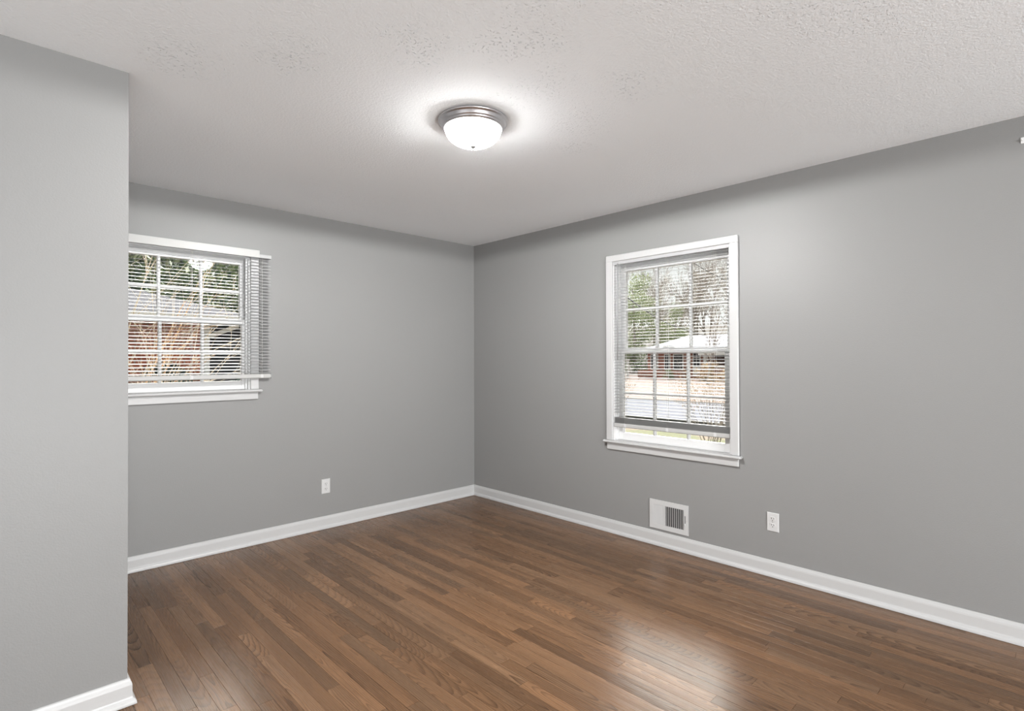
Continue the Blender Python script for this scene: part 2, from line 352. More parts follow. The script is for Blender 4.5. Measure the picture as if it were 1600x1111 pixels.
# floor: strip oak planks along y, one mesh over a dark sub-floor
def make_floor():
    rnd = random.Random(11); mb = MB(); uvs = []; cols = []
    mb.box((XL, YR, -0.12), (0.14, 0.14, -0.006), 1); nb = 6; x = 0.0; row = 0
    while x > XL:
        x0 = max(x-0.0572, XL); y = 0.02 + rnd.uniform(0, 0.9)
        while y > YR:
            L = rnd.choice((rnd.uniform(0.25, 0.6), rnd.uniform(0.5, 1.1), rnd.uniform(0.8, 1.7))); y1 = y-L
            gx = rnd.choice((0.00012, 0.0002, 0.0005)); gy = rnd.choice((0.0002, 0.0005))
            a, b_, c, d = max(y1, YR)+gy, min(y, 0.02)-gy, x0+gx, x-gx
            if b_-a > 0.01:
                e = 0.0003
                vs = [(c,a,-0.006),(d,a,-0.006),(d,b_,-0.006),(c,b_,-0.006),(c,a,-e),(d,a,-e),(d,b_,-e),(c,b_,-e),(c+e,a+e,0),(d-e,a+e,0),(d-e,b_-e,0),(c+e,b_-e,0)]
                fs = [(8,9,10,11),(4,5,9,8),(5,6,10,9),(6,7,11,10),(7,4,8,11),(0,1,5,4),(1,2,6,5),(2,3,7,6),(3,0,4,7)]
                mb.add(vs, fs, 0); u0 = rnd.uniform(-0.9, 0.9)-(a+b_)/2; q = (rnd.random(), rnd.random(), rnd.random(), rnd.random()); mid = (c+d)/2
                if rnd.random() < 0.45: q = (q[0], q[1], rnd.uniform(0.45, 0.55), q[3])      # rift-sawn, straight grain
                for f_ in fs:
                    for i in f_: uvs.append((vs[i][1]+u0, vs[i][0]-mid)); cols.append(q)
            y = y1
        x = x0; row += 1
    o = mb.build('floor', [M['floor'], M['subfloor']], fix=False); me = o.data
    n0 = 24; me.uv_layers.new(name='UVMap'); me.color_attributes.new('plank', 'FLOAT_COLOR', 'CORNER')
    flat = [0.0]*(2*n0) + [q for p in uvs for q in p]; me.uv_layers['UVMap'].data.foreach_set('uv', flat)
    me.color_attributes['plank'].data.foreach_set('color', [0.5]*(4*n0) + [q for p in cols for q in p])
    return tag(o, 'brown stained oak strip floor', kind='structure', cat='floor')
make_floor()
tag(MB().box((XL-0.1, YR-0.1, H), (0.14, 0.14, H+0.12)).build('ceiling', M['ceiling']), 'white textured ceiling', 'ceiling', kind='structure')

W1 = dict(u0=-2.925, u1=-2.087, z0=1.095, z1=2.065)     # opening of the window in the wall y = 0
W2 = dict(u0=1.652, u1=2.567, z0=0.688, z1=2.067)       # opening of the window in the wall x = 0 (u = -y)
def holed(T, u0, u1, W):
    mb = MB(); D = 0.14
    for (a, b, c, d) in ((u0, W['u0'], 0, H), (W['u1'], u1, 0, H), (W['u0'], W['u1'], 0, W['z0']), (W['u0'], W['u1'], W['z1'], H)):
        mb.box(T(a, 0, c), T(b, D, d))
    return mb
TL = lambda u, d, z: (u, d, z)          # left wall: u = x, d = outwards = +y
TR = lambda u, d, z: (d, -u, z)         # right wall: u = -y, d = outwards = +x
tag(holed(TL, XL, 0.0, W1).build('wall_left', M['wall']), 'grey wall with the small window and blind', 'wall', kind='structure')
tag(holed(TR, -0.14, -YR, W2).build('wall_right', M['wall']), 'grey wall with the tall window and floor register', 'wall', kind='structure')
PX, PY = -3.047, -1.557
mb = MB(); pts = [(XL, PY), (PX, PY), (PX, 0.0), (PX-0.1, 0.0), (PX-0.1, PY+0.1), (XL, PY+0.1)]
mb.sweep([[(x, y, z) for x, y in pts] for z in (0.0, H)])
tag(mb.build('wall_closet', M['wall']), 'grey closet wall jutting out at the left', 'wall', kind='structure')
tag(MB().box((XL-0.1, YR-0.1, 0), (0.14, YR, H)).build('wall_rear', M['wall']), 'grey wall behind the viewer', 'wall', kind='structure')
tag(MB().box((XL-0.1, YR, 0), (XL, -4.3, H)).box((XL-0.1, -2.3, 0), (XL, PY+0.1, H)).box((XL-0.1, -4.3, 2.1), (XL, -2.3, H)).build('wall_side', M['wall']), 'grey wall at the viewer\'s left', 'wall', kind='structure')

# baseboards with a quarter-round shoe
PROF = [(0, 0), (0.027, 0), (0.027, 0.006), (0.0255, 0.013), (0.022, 0.019), (0.016, 0.023), (0.0145, 0.028), (0.014, 0.072), (0.0125, 0.080), (0.0095, 0.087), (0.0075, 0.0935), (0.004, 0.096), (0, 0.096)]
def board(name, path, label):
    """path: corner points along the wall foot, each with the direction its mitre leans (dx, dy per unit of board thickness)"""
    mb = MB(); mb.sweep([[(x+dx*d, y+dy*d, z+0.0015) for d, z in PROF] for (x, y, dx, dy) in path])
    return tag(mb.build(name, M['trim']), label, 'baseboard', kind='structure')
board('baseboard_left', [(PX, 0, 0, -1), (0, 0, -1, -1)], 'white baseboard under the small window')
board('baseboard_right', [(0, 0, -1, -1), (0, YR, -1, 0)], 'white baseboard under the tall window')
board('baseboard_closet', [(XL, PY, 0, -1), (PX, PY, 1, -1), (PX, 0, 1, 0)], 'white baseboard round the closet corner')

# ------------------------------------------------------------------ windows
def window(name, T, W, label, gz_up, gz_lo, bar_up, bar_lo, gl_u, d_lo=0.045, d_up=0.085):
    root = empty(name, T((W['u0']+W['u1'])/2, 0, W['z0']), label, 'window', kind='structure')
    u0, u1, z0, z1 = W['u0'], W['u1'], W['z0'], W['z1']
    B = lambda a, b, c=0.003: MB().cbox(T(*a), T(*b), c)
    cw, ct = 0.054, 0.018
    zs = z0+0.018                                         # stool top
    under(root, B((u0-cw, -ct, zs), (u0+0.003, 0, z1), 0.004), 'side_casing', M['trim'])
    under(root, B((u1-0.003, -ct, zs), (u1+cw, 0, z1), 0.004), 'side_casing', M['trim'])
    under(root, B((u0-cw, -ct, z1-0.003), (u1+cw, 0, z1+0.046), 0.004), 'head_casing', M['trim'])
    st = B((u0-cw-0.020, -0.042, zs-0.018), (u1+cw+0.020, 0.0, zs), 0.006)
    st.box(T(u0, 0, zs-0.018), T(u1, 0.045, zs)); under(root, st, 'stool', M['trim'])
    under(root, B((u0-cw+0.004, -0.016, zs-0.018-0.052), (u1+cw-0.004, 0, zs-0.018), 0.003), 'apron', M['trim'])
    j = MB()
    j.box(T(u0, 0, zs), T(u0+0.012, 0.14, z1)); j.box(T(u1-0.012, 0, zs), T(u1, 0.14, z1)); j.box(T(u0, 0, z1-0.012), T(u1, 0.14, z1)); j.box(T(u0, 0.045, z0), T(u1, 0.17, zs))
    for (a, b) in ((u0+0.012, u0+0.024), (u1-0.024, u1-0.012)): j.box(T(a, 0.026, zs), T(b, 0.044, z1-0.012))   # inside stops
    under(root, j, 'jamb', M['sash'])
    def sash(nm, zb, zt, gb, gt, zbar, d0):
        d1 = d0+0.035; a0, a1 = u0+0.013, u1-0.013; g0, g1 = gl_u
        s = MB()
        s.cbox(T(a0, d0, zb), T(g0, d1, zt), 0.003); s.cbox(T(g1, d0, zb), T(a1, d1, zt), 0.003)
        s.cbox(T(g0-0.002, d0, zb), T(g1+0.002, d1, gb), 0.003); s.cbox(T(g0-0.002, d0, gt), T(g1+0.002, d1, zt), 0.003)
        so = under(root, s, nm, M['sash'])
        mu = MB(); hw = 0.0095
        for i in (1, 2):
            uc = g0+(g1-g0)*i/3; mu.cbox(T(uc-hw, d0+0.004, gb-0.003), T(uc+hw, d1-0.004, gt+0.003), 0.004)
        mu.cbox(T(g0-0.003, d0+0.005, zbar-hw), T(g1+0.003, d1-0.005, zbar+hw), 0.004)
        under(root, mu, 'muntin', M['sash'], so)
        under(root, MB().box(T(g0-0.004, d0+0.016, gb-0.004), T(g1+0.004, d0+0.019, gt+0.004)), 'glass', M['glass'], so)
        return so
    sash('upper_sash', gz_up[0]-0.036, z1-0.013, gz_up[0], gz_up[1], bar_up, d_up)
    lo = sash('lower_sash', zs+0.001, gz_lo[1]+0.034, gz_lo[0], gz_lo[1], bar_lo, d_lo)
    lk = MB(); uc = (gl_u[0]+gl_u[1])/2; zt = gz_lo[1]+0.034
    lk.cbox(T(uc-0.025, d_lo+0.006, zt), T(uc+0.025, d_lo+0.03, zt+0.006), 0.002); lk.cbox(T(uc-0.006, d_lo-0.004, zt+0.006), T(uc+0.03, d_lo+0.012, zt+0.013), 0.003)
    under(root, lk, 'sash_lock', M['plate'], lo)
    return root
window('window_1', TL, W1, 'small white double-hung window with six-pane sashes in the wall left of the corner', (1.619, 2.012), (1.176, 1.577), 1.815, 1.381, (-2.880, -2.131))
window('window_2', TR, W2, 'tall white double-hung window with six-pane sashes in the wall right of the corner', (1.405, 1.993), (0.764, 1.369), 1.702, 1.067, (1.708, 2.503))

# ------------------------------------------------------------------ blinds
def blind(T, ua, ub, d, z_top, z_rail, pitch, tilt, label, cords, wand_u, rail_h=0.032, bunch=0, head_h=0.026, valance=None, slat='slat'):
    root = empty('mini_blind', T((ua+ub)/2, d, z_rail), label, 'blind', 'white mini blinds')
    hr = MB().cbox(T(ua, d-0.0135, z_top-head_h), T(ub, d+0.0135, z_top), 0.002)
    under(root, hr, 'headrail', M['slat'])
    if valance:
        under(root, MB().cbox(T(valance[0], d-0.021, valance[2]), T(valance[1], d-0.0145, valance[3]), 0.002), 'valance', M['rail'])
    sl = MB(); zs = []; z = z_top-head_h-0.010; zlow = z_rail+rail_h
    while z > zlow+0.006*bunch+0.004: zs.append((z, tilt)); z -= pitch
    for i in range(bunch): zs.append((zlow+0.0025+0.005*(bunch-1-i), tilt*0.3))
    for (z, tl) in zs:
        top, bot = [], []
        for i in range(5):
            s = (i/4-0.5)*0.025; hump = 0.0016*(1-(2*i/4-1)**2)
            dd = s*math.cos(tl)-hump*math.sin(tl); dz = s*math.sin(tl)+hump*math.cos(tl)      # outer edge up
            top.append((dd, dz+0.0003)); bot.append((dd, dz-0.0003))
        ring = top+bot[::-1]
        sl.sweep([[T(u, d+a, z+b) for a, b in ring] for u in (ua+0.003, ub-0.003)], smooth=False)
    under(root, sl, 'slats', M[slat])
    br = MB().cbox(T(ua-0.001, d-0.013, z_rail), T(ub+0.001, d+0.013, z_rail+rail_h), 0.006)
    ro = under(root, br, 'bottom_rail', M['rail'])
    for e in (ua-0.003, ub): under(root, MB().cbox(T(e, d-0.014, z_rail-0.001), T(e+0.003, d+0.014, z_rail+rail_h+0.001), 0.001), 'end_cap', M['slat'], ro)
    for cu in cords:
        lc = MB()
        for dd in (-0.0132, 0.0132): lc.tube([T(cu, d+dd, z_top-head_h), T(cu, d+dd, zlow)], 0.0006, 4)
        lc.tube([T(cu+0.006, d, z_top-head_h), T(cu+0.006, d, zlow)], 0.0008, 4)
        under(root, lc, 'ladder_cord', M['cord'])
        under(root, MB().cbox(T(cu-0.009, d-0.0145, z_rail+0.004), T(cu+0.009, d-0.0128, z_rail+rail_h-0.004), 0.0005), 'cord_button', M['plate'], ro)
    if wand_u:
        wd = MB().tube([T(wand_u[0], d-0.024, z_top-0.02), T(wand_u[0], d-0.024, wand_u[1])], 0.0042, 8)
        wo_ = under(root, wd, 'tilt_wand', M['wand'])
        hk = MB().tube([T(wand_u[0], d-0.012, z_top-0.012), T(wand_u[0], d-0.024, z_top-0.012), T(wand_u[0], d-0.024, z_top-0.03)], 0.002, 6)
        under(root, hk, 'wand_hook', M['screw'], wo_)
        cd = MB()
        for q in (0.012, 0.018): cd.tube([T(wand_u[0]+q, d-0.020, z_top-0.02), T(wand_u[0]+q, d-0.019, wand_u[1]+0.25)], 0.0009, 4)
        under(root, cd, 'lift_cord', M['cord'])
    return root
blind(TL, -3.030, -1.957, -0.034, 2.083, 1.192, 0.0220, math.radians(9), 'white mini blind hung over the small window left of the corner, reaching past its casing',
      (-2.965, -2.47, -2.022), None, valance=(-2.985, -2.041, 2.055, 2.108))
blind(TR, 1.657, 2.562, 0.006, 2.0655, 0.808, 0.0222, math.radians(8), 'white mini blind lowered inside the tall window right of the corner',
      (1.76, 2.11, 2.46), (1.706, 1.315), bunch=9, slat='slat_shaded')

# ------------------------------------------------------------------ ceiling light
LC = (-1.808, -2.155, 0)
root = empty('ceiling_light', (LC[0], LC[1], H), 'lit round flush ceiling light with white glass dome and brushed nickel ring', 'ceiling light')
prof = [(0.10, 2.44), (0.158, 2.44), (0.1625, 2.437), (0.1635, 2.432), (0.161, 2.428), (0.156, 2.4265), (0.1535, 2.424), (0.150, 2.414), (0.147, 2.409), (0.1455, 2.4085), (0.1455, 2.404), (0.142, 2.401), (0.1395, 2.3975), (0.1365, 2.396), (0.133, 2.398), (0.131, 2.405), (0.131, 2.43)]
under(root, MB().lathe(prof, LC, 72), 'metal_ring', M['nickel'])
R0, zt, zb = 0.1325, 2.402, 2.3205
dome = [(R0*math.cos(a)**0.82 if a < PI/2-1e-6 else 0.0008, zt-(zt-zb)*math.sin(a)) for a in [PI/2*i/18 for i in range(19)]]
under(root, MB().lathe(dome, LC, 64), 'glass_dome', M['dome'])
fin = [(0.0005, 2.3225), (0.0125, 2.3215), (0.0145, 2.3185), (0.0135, 2.3155), (0.0085, 2.3115), (0.0045, 2.309), (0.0032, 2.3065), (0.0045, 2.304), (0.0035, 2.3012), (0.0005, 2.300)]
under(root, MB().lathe(fin, LC, 24), 'finial', M['finial'])

bl = bpy.data.lights.new('bulb', 'POINT'); bl.energy = BULB; bl.shadow_soft_size = 0.06; bl.color = (1, 0.992, 0.985)
bo = bpy.data.objects.new('bulb', bl); C.objects.link(bo); bo.location = (LC[0], LC[1], 2.375)
sl_ = bpy.data.lights.new('bulb_downlight', 'SPOT'); sl_.energy = BEAM; sl_.shadow_soft_size = 0.11; sl_.color = (1, 0.992, 0.985); sl_.spot_size = math.radians(179.5); sl_.spot_blend = 0.03
so_ = bpy.data.objects.new('bulb_downlight', sl_); C.objects.link(so_); so_.location = (LC[0], LC[1], 2.396)

# ------------------------------------------------------------------ outlets, register, hook
def disc(mb, T, u, z, d0, d1, r, n=20, flat=0.0, mi=0):
    ring = []
    for q in range(n):
        a = 2*PI*q/n; uu, zz = r*math.cos(a), r*math.sin(a)
        if flat: zz = max(-flat, min(flat, zz))
        ring.append((uu, zz))
    mb.sweep([[T(u+a*s, d, z+b*s) for a, b in ring] for d, s in ((d0, 1.0), (d1-(d1-d0)*0.25, 1.0), (d1, 0.93))], mi)
def outlet(T, u, z, label):
    root = empty('wall_outlet', T(u, 0, z), label, 'outlet', 'white duplex outlets')
    p = MB(); a, b = 0.035, 0.057
    p.sweep([[T(u+x*s1, d, z+y*s2) for x, y in ((-a,-b),(a,-b),(a,b),(-a,b))] for d, s1, s2 in ((0, 1, 1), (-0.002, 1, 1), (-0.0055, 0.90, 0.94))])
    under(root, p, 'cover_plate', M['plate'])
    for zz in (z+0.0195, z-0.0195):
        r = MB(); disc(r, T, u, zz, -0.0054, -0.0072, 0.0172, 28, 0.0142)
        ro = under(root, r, 'receptacle', M['plate'])
        s = MB(); d0, d1 = -0.0069, -0.0076
        s.box(T(u-0.0078, d0, zz-0.001), T(u-0.0052, d1, zz+0.0085)); s.box(T(u+0.0052, d0, zz), T(u+0.0078, d1, zz+0.0075))
        disc(s, T, u, zz-0.0075, d0, d1, 0.0028, 12)
        under(root, s, 'slot', M['slot'], ro)
    sc_ = MB(); disc(sc_, T, u, z, -0.0053, -0.0066, 0.003, 12); under(root, sc_, 'screw', M['screw'])
    return root
outlet(TL, -1.523, 0.329, 'white duplex outlet low on the wall under and right of the small window')
outlet(TR, 2.820, 0.329, 'white duplex outlet right of the vent register under the tall window')

def register():
    T = TR; ua, ub, za, zb = 1.968, 2.267, 0.116, 0.320; uc = (ua+ub)/2
    root = empty('vent_register', T(uc, 0, za), 'white steel wall register with two banks of upright fins under the tall window', 'vent')
    w0, w1 = ua+0.028, ub-0.033; h0, h1 = za+0.033, zb-0.034; cb = 1.968+0.117                 # opening and centre bar
    f = MB(); d1 = -0.007
    def plate(a, b, c, e): f.box(T(a, -0.0005, c), T(b, d1, e))
    f.sweep([[T(a, d, b) for a, b in ((ua-s, za-s), (ub+s, za-s), (ub+s, za+0.012), (ua-s, za+0.012))] for d, s in ((0, 0), (-0.004, 0), (d1, -0.0004))])
    f.sweep([[T(a, d, b) for a, b in ((ua-s, zb-0.012), (ub+s, zb-0.012), (ub+s, zb+s), (ua-s, zb+s))] for d, s in ((0, 0), (-0.004, 0), (d1, -0.0004))])
    plate(ua, w0, za+0.012, zb-0.012); plate(w1, ub, za+0.012, zb-0.012); plate(w0, w1, za+0.012, h0); plate(w0, w1, h1, zb-0.012); plate(cb-0.0065, cb+0.0065, h0, h1)
    under(root, f, 'face_plate', M['register'])
    under(root, MB().box(T(w0-0.01, -0.0004, h0-0.01), T(w1+0.01, 0.0, h1+0.01)), 'duct_opening', M['duct'])
    for (a, b, n, s) in ((w0, cb-0.0065, 9, -1), (cb+0.0065, w1, 9, 1)):
        fn = MB()
        for i in range(n):
            u = a+(b-a)*(i+0.5)/n; x = 0.0036*s
            fn.sweep([[T(u-x-0.0006, -0.0006, z), T(u-x+0.0006, -0.0006, z), T(u+x+0.0006, -0.0066, z), T(u+x-0.0006, -0.0066, z)] for z in (h0, h1)])
        under(root, fn, 'louver_fins', M['register'])
    lv = MB(); lu = w1+0.010
    under(root, lv.box(T(lu-0.0022, d1+0.0005, (za+zb)/2-0.022), T(lu+0.0022, d1-0.0006, (za+zb)/2+0.030)), 'lever_slot', M['slot'])
    under(root, MB().cbox(T(lu-0.0018, d1, (za+zb)/2-0.036), T(lu+0.0018, d1-0.008, (za+zb)/2-0.022), 0.0006), 'damper_lever', M['register'])
    for u, z in ((ua+0.012, (za+zb)/2), (ub-0.012, (za+zb)/2-0.004)):
        s = MB(); disc(s, T, u, z, d1+0.001, d1-0.0018, 0.0042, 14); under(root, s, 'screw', M['screw'])
register()
# small picture hook high at the right end of the right wall
hk = MB(); yb, zc = -3.941, 2.327
hk.cbox((-0.004, yb-0.006, zc-0.014), (0, yb+0.006, zc+0.014), 0.001)
hk.tube([(-0.003, yb, zc), (-0.012, yb, zc-0.004), (-0.015, yb, zc+0.003)], [0.003, 0.003, 0.0025], 8)
tag(hk.build('wall_hook', M['hook']), 'tiny white hook high on the right wall near the ceiling', 'hook')

# ------------------------------------------------------------------ outdoors: ground, street
GZ = -0.85
tag(MB().add([(-40, 0.16, GZ), (0.16, 0.16, GZ), (0.16, -30, GZ), (15, -30, -1.0), (15, 90, -1.0), (-40, 90, GZ), (0.16, 90, GZ)],
             [(0, 1, 6, 5), (1, 2, 3, 4, 6)]).build('ground_lawn', M['ground']), 'leaf-strewn lawn round the house', 'lawn', kind='structure')
tag(MB().add([(15, -30, -1.0), (23.6, -30, -1.0), (23.6, 90, -1.0), (15, 90, -1.0)], [(0, 1, 2, 3)]).build('road', M['asphalt']), 'pale asphalt street', 'street', kind='structure')
mb = MB(); mb.box((14.75, -30, -1.1), (15.0, 90, -0.90)); tag(mb.build('kerb_near', M['kerb']), 'concrete kerb on the near side of the street', 'kerb', kind='structure')
mb = MB(); rows = [(23.6, -0.98), (27, -0.75), (34, -0.2), (48, 0.1), (62, 1.6), (80, 5.0), (110, 9.0)]
vs = []; fs = []; ny = 14
for i, (x, z) in enumerate(rows):
    for j in range(ny): vs.append((x, -40+j*13, z+0.25*math.sin(j*1.7+i)*(i > 2)))
for i in range(len(rows)-1):
    for j in range(ny-1): fs.append((i*ny+j, (i+1)*ny+j, (i+1)*ny+j+1, i*ny+j+1))
mb.add(vs, [f for f in fs if vs[f[0]][0] < 48], 0, True)
tag(mb.build('hill_ground', M['far_ground']), 'leaf-covered ground rising beyond the street', 'ground', kind='structure')
mb = MB().add(vs, [f for f in fs if vs[f[0]][0] >= 48], 0, True)
tag(mb.build('woodland_ground', M['woods_floor']), 'grey-brown woodland floor behind the house across the street', 'ground', kind='structure')

# ------------------------------------------------------------------ house next door (through the small window)
root = empty('neighbour_house', (-3, 11, GZ), 'red brick house with grey shingle hip roof seen through the small window', 'house')
b = MB(); b.box((-9, 9.0, GZ), (-0.1, 9.2, 2.25)); b.box((-0.3, 9.2, GZ), (-0.1, 13, 2.25)); b.box((-9, 13, GZ), (-0.1, 13.2, 2.25)); b.box((-9, 9.2, GZ), (-8.8, 13, 2.25))
under(root, b, 'brick_wall', M['brick'])
r = MB(); e = 2.27; x0, x1, y0, y1 = -9.6, 0.80, 8.4, 17.0; hz = 0.33*4.3; yr = (y0+y1)/2; hr_ = 4.3
r.add([(x0,y0,e),(x1,y0,e),(x1,y1,e),(x0,y1,e),(x0+hr_,yr,e+hz),(x1-hr_,yr,e+hz)], [(0,1,5,4),(1,2,5),(2,3,4,5),(3,0,4)])
r.box((x0, y0, e-0.06), (x1, y1, e))
under(root, r, 'roof', M['shingle'])
fa = MB(); fa.box((x0, y0-0.02, e-0.17), (x1+0.02, y0, e+0.01)); fa.box((x1, y0, e-0.17), (x1+0.02, y1, e+0.01)); fa.box((x0, y0, e-0.09), (x1, y1, e-0.061))
under(root, fa, 'fascia', M['ext_white'])
under(root, MB().box((-0.085, 8.95, GZ), (0.02, 9.06, e-0.09)), 'porch_post', M['ext_white'])
br = MB(); br.sweep([[(x, y, z) for y, z in ((8.97, zz-0.05), (9.04, zz-0.05), (9.04, zz+0.05), (8.97, zz+0.05))] for x, zz in ((0.0, 1.84), (0.62, 2.10))])
under(root, br, 'post_brace', M['ext_white'])
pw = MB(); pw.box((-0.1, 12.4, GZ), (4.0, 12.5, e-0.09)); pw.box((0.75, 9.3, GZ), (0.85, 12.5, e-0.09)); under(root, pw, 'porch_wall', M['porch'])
for xa in (-4.6,):
    wf = MB(); wf.box((xa, 8.97, 0.35), (xa+0.95, 9.0, 1.85)); wo_ = under(root, wf, 'window_frame', M['ext_white'])
    under(root, MB().box((xa+0.06, 8.955, 0.41), (xa+0.89, 8.972, 1.79)), 'window_pane', M['ext_dark'], wo_)
# ------------------------------------------------------------------ house across the street (through the tall window)
root = empty('street_house', (38, 16, -0.2), 'low brick house with pale roof across the street', 'house')
b = MB(); b.box((36, 15.75, -0.3), (36.2, 20.55, 2.0)); b.box((36.2, 20.35, -0.3), (43, 20.55, 2.0)); b.box((36.2, 15.75, -0.3), (43, 15.95, 2.0)); b.box((43, 6, -0.3), (43.2, 20.55, 2.0))
under(root, b, 'brick_wall', M['brick_far'])
r = MB(); x0, x1, y0, y1, e = 35.3, 43.9, 4.0, 21.2, 2.02; hz, hx = 1.32, 4.3
r.add([(x0,y0,e),(x1,y0,e),(x1,y1,e),(x0,y1,e),(x0+hx,y0+hx,e+hz),(x0+hx,y1-2.4,e+hz)], [(0,4,5,3),(1,2,5,4),(2,3,5),(0,1,4)]); r.box((x0, y0, e-0.05), (x1, y1, e))
under(root, r, 'roof', M['shingle_pale'])
under(root, MB().box((x0-0.03, y0, e-0.16), (x0, y1, e+0.02)), 'fascia', M['ext_white'])
under(root, MB().cbox((36.1, 18.5, 2.2), (36.5, 19.2, 2.42), 0.05), 'roof_vent', M['ext_dark'])
for (ya, yb2) in ((19.55, 20.25), (18.45, 19.0), (17.3, 18.2)):
    wf = MB().box((35.95, ya, 0.45), (36.0, yb2, 1.75)); wo_ = under(root, wf, 'window_frame', M['ext_white'])
    under(root, MB().box((35.93, ya+0.09, 0.53), (35.952, yb2-0.09, 1.67)), 'window_pane', M['ext_dark'], wo_)
wf = MB().box((35.93, 15.87, 0.0), (36.0, 16.5, 1.9)); wo_ = under(root, wf, 'front_door', M['ext_white'])
pn = MB()
for i in range(2):
    for j in range(3): pn.box((35.915, 15.95+0.26*i, 0.75+0.36*j), (35.932, 16.16+0.26*i, 1.05+0.36*j))
under(root, pn, 'door_pane', M['ext_dark'], wo_)
pl_ = MB().box((34.6, 16.7, -0.35), (35.0, 20.6, 0.42)); under(root, pl_, 'planter_wall', M['brick_far'])
cp = MB(); cp.box((35.2, 4.2, 1.62), (43, 15.7, 1.97)); under(root, cp, 'carport_roof', M['ext_white'])
cw_ = MB(); cw_.box((35.6, 4.2, -0.3), (35.8, 15.7, 0.66)); under(root, cw_, 'carport_wall', M['brick_far'])
under(root, MB().box((35.55, 4.2, 0.66), (35.85, 15.7, 0.78)), 'wall_coping', M['ext_white'])
for y in (15.25, 11.6, 8.0): under(root, MB().box((35.6, y, 0.78), (35.75, y+0.22, 1.62)), 'carport_post', M['ext_white'])
# lamp post by the left end of the lawn across the street
root = empty('yard_post', (34, 21.2, -0.2), 'short white post in the yard left of the house across the street', 'post')
under(root, MB().box((33.93, 21.1, -0.25), (34.07, 21.24, 1.2)), 'post_shaft', M['ext_white'])
under(root, MB().cbox((33.86, 21.03, 1.2), (34.14, 21.31, 1.34), 0.03), 'post_cap', M['ext_white'])

# ------------------------------------------------------------------ wires
def wire(pts, r, label):
    pts = [Vector(p) for p in pts]; mb = MB(); out = []
    for a, b in zip(pts, pts[1:]):
        L = (b-a).length
        for i in range(12): q = a.lerp(b, i/12); q.z -= 0.012*L*4*(i/12)*(1-i/12)*0.5; out.append(q)
    out.append(pts[-1]); mb.tube(out, r, 6); return tag(mb.build('utility_wire', M['wire']), label, 'wire', 'overhead utility wires')
wire([(4.0, 2.8, 4.4), (12, 6.40, 3.46), (22, 10.53, 3.16), (36.5, 14.95, 3.0)], 0.024, 'thick black service wire sagging down to the roof across the street')
wire([(10, 3.85, 4.65), (14, 4.83, 4.53), (18, 5.56, 4.45), (30, 8.0, 4.3)], 0.013, 'thin wire crossing the top right pane of the tall window')

# ------------------------------------------------------------------ plants
def grow(mb, p, d, L, r, lev, rnd, spec, twig=None):
    """one branch as a bent tube, then its children"""
    n = 4 if lev < 2 else 3; pts = [p.copy()]; rad = [r]; q = p.copy(); dd = d.copy()
    for i in range(n):
        dd = (dd + Vector((rnd.uniform(-1, 1), rnd.uniform(-1, 1), rnd.uniform(-0.5, 0.9)))*spec['bend']).normalized()
        q = q + dd*L/n; pts.append(q.copy()); rad.append(r*(1-(i+1)/n*0.65))
    (twig if (twig and lev > 0) else mb).tube(pts, rad, 6 if lev == 0 else (4 if lev == 1 else 3), caps=False)
    if lev >= spec['levels']: return
    for c in range(spec['kids'][lev]):
        t_ = rnd.uniform(spec['from'][min(lev, len(spec['from'])-1)], 1.0); i = min(int(t_*n), n-1); base = pts[i].lerp(pts[i+1], t_*n-i)
        ax = (pts[i+1]-pts[i]).normalized(); o = ax.orthogonal().normalized(); o.rotate(Matrix.Rotation(rnd.uniform(0, 2*PI), 3, ax))
        a = rnd.uniform(*spec['ang']); nd = (ax*math.cos(a) + o*math.sin(a)).normalized(); nd.z += spec.get('lift', 0.1); nd.normalize()
        grow(mb, base, nd, L*rnd.uniform(*spec['len']), max(r*(1-t_*0.6)*0.55, spec['rmin']), lev+1, rnd, spec, twig)
def bare_tree(seed, h, label, group, barkm='bark', levels=4):
    rnd = random.Random(seed); root = empty('bare_tree', (0, 0, 0), label, 'tree', group); tr_, br_ = MB(), MB()
    spec = dict(levels=levels, kids=[14, 7, 6, 4], bend=0.17, ang=(0.35, 0.85), len=(0.30, 0.48), rmin=0.010, lift=0.22)
    spec['from'] = [0.25, 0.2]
    grow(tr_, Vector((0, 0, -0.2)), Vector((rnd.uniform(-.06, .06), rnd.uniform(-.06, .06), 1)), h*0.62, h*0.010, 0, rnd, spec, br_)
    tr_.build('trunk', M[barkm], root, fix=False); br_.build('branches', M[barkm], root, fix=False); return root
def leaves(mb, rnd, n, centres, size):
    for _ in range(n):
        c, r = rnd.choice(centres)
        v = Vector((rnd.gauss(0, 1), rnd.gauss(0, 1), rnd.gauss(0, 1))).normalized()*(rnd.random()**0.4)
        p = Vector(c) + Vector((v.x*r[0], v.y*r[1], v.z*r[2])); s = size*rnd.uniform(0.6, 1.4)
        e = Euler((rnd.uniform(0, 6.3), rnd.uniform(0, 6.3), rnd.uniform(0, 6.3))).to_matrix(); a, b = e @ Vector((s, 0, 0)), e @ Vector((0, s*0.5, 0)); c2 = e @ Vector((0, 0, s*0.15))
        mb.add([p-a, p-b+c2, p+a, p+b+c2], [(0, 1, 2, 3)])
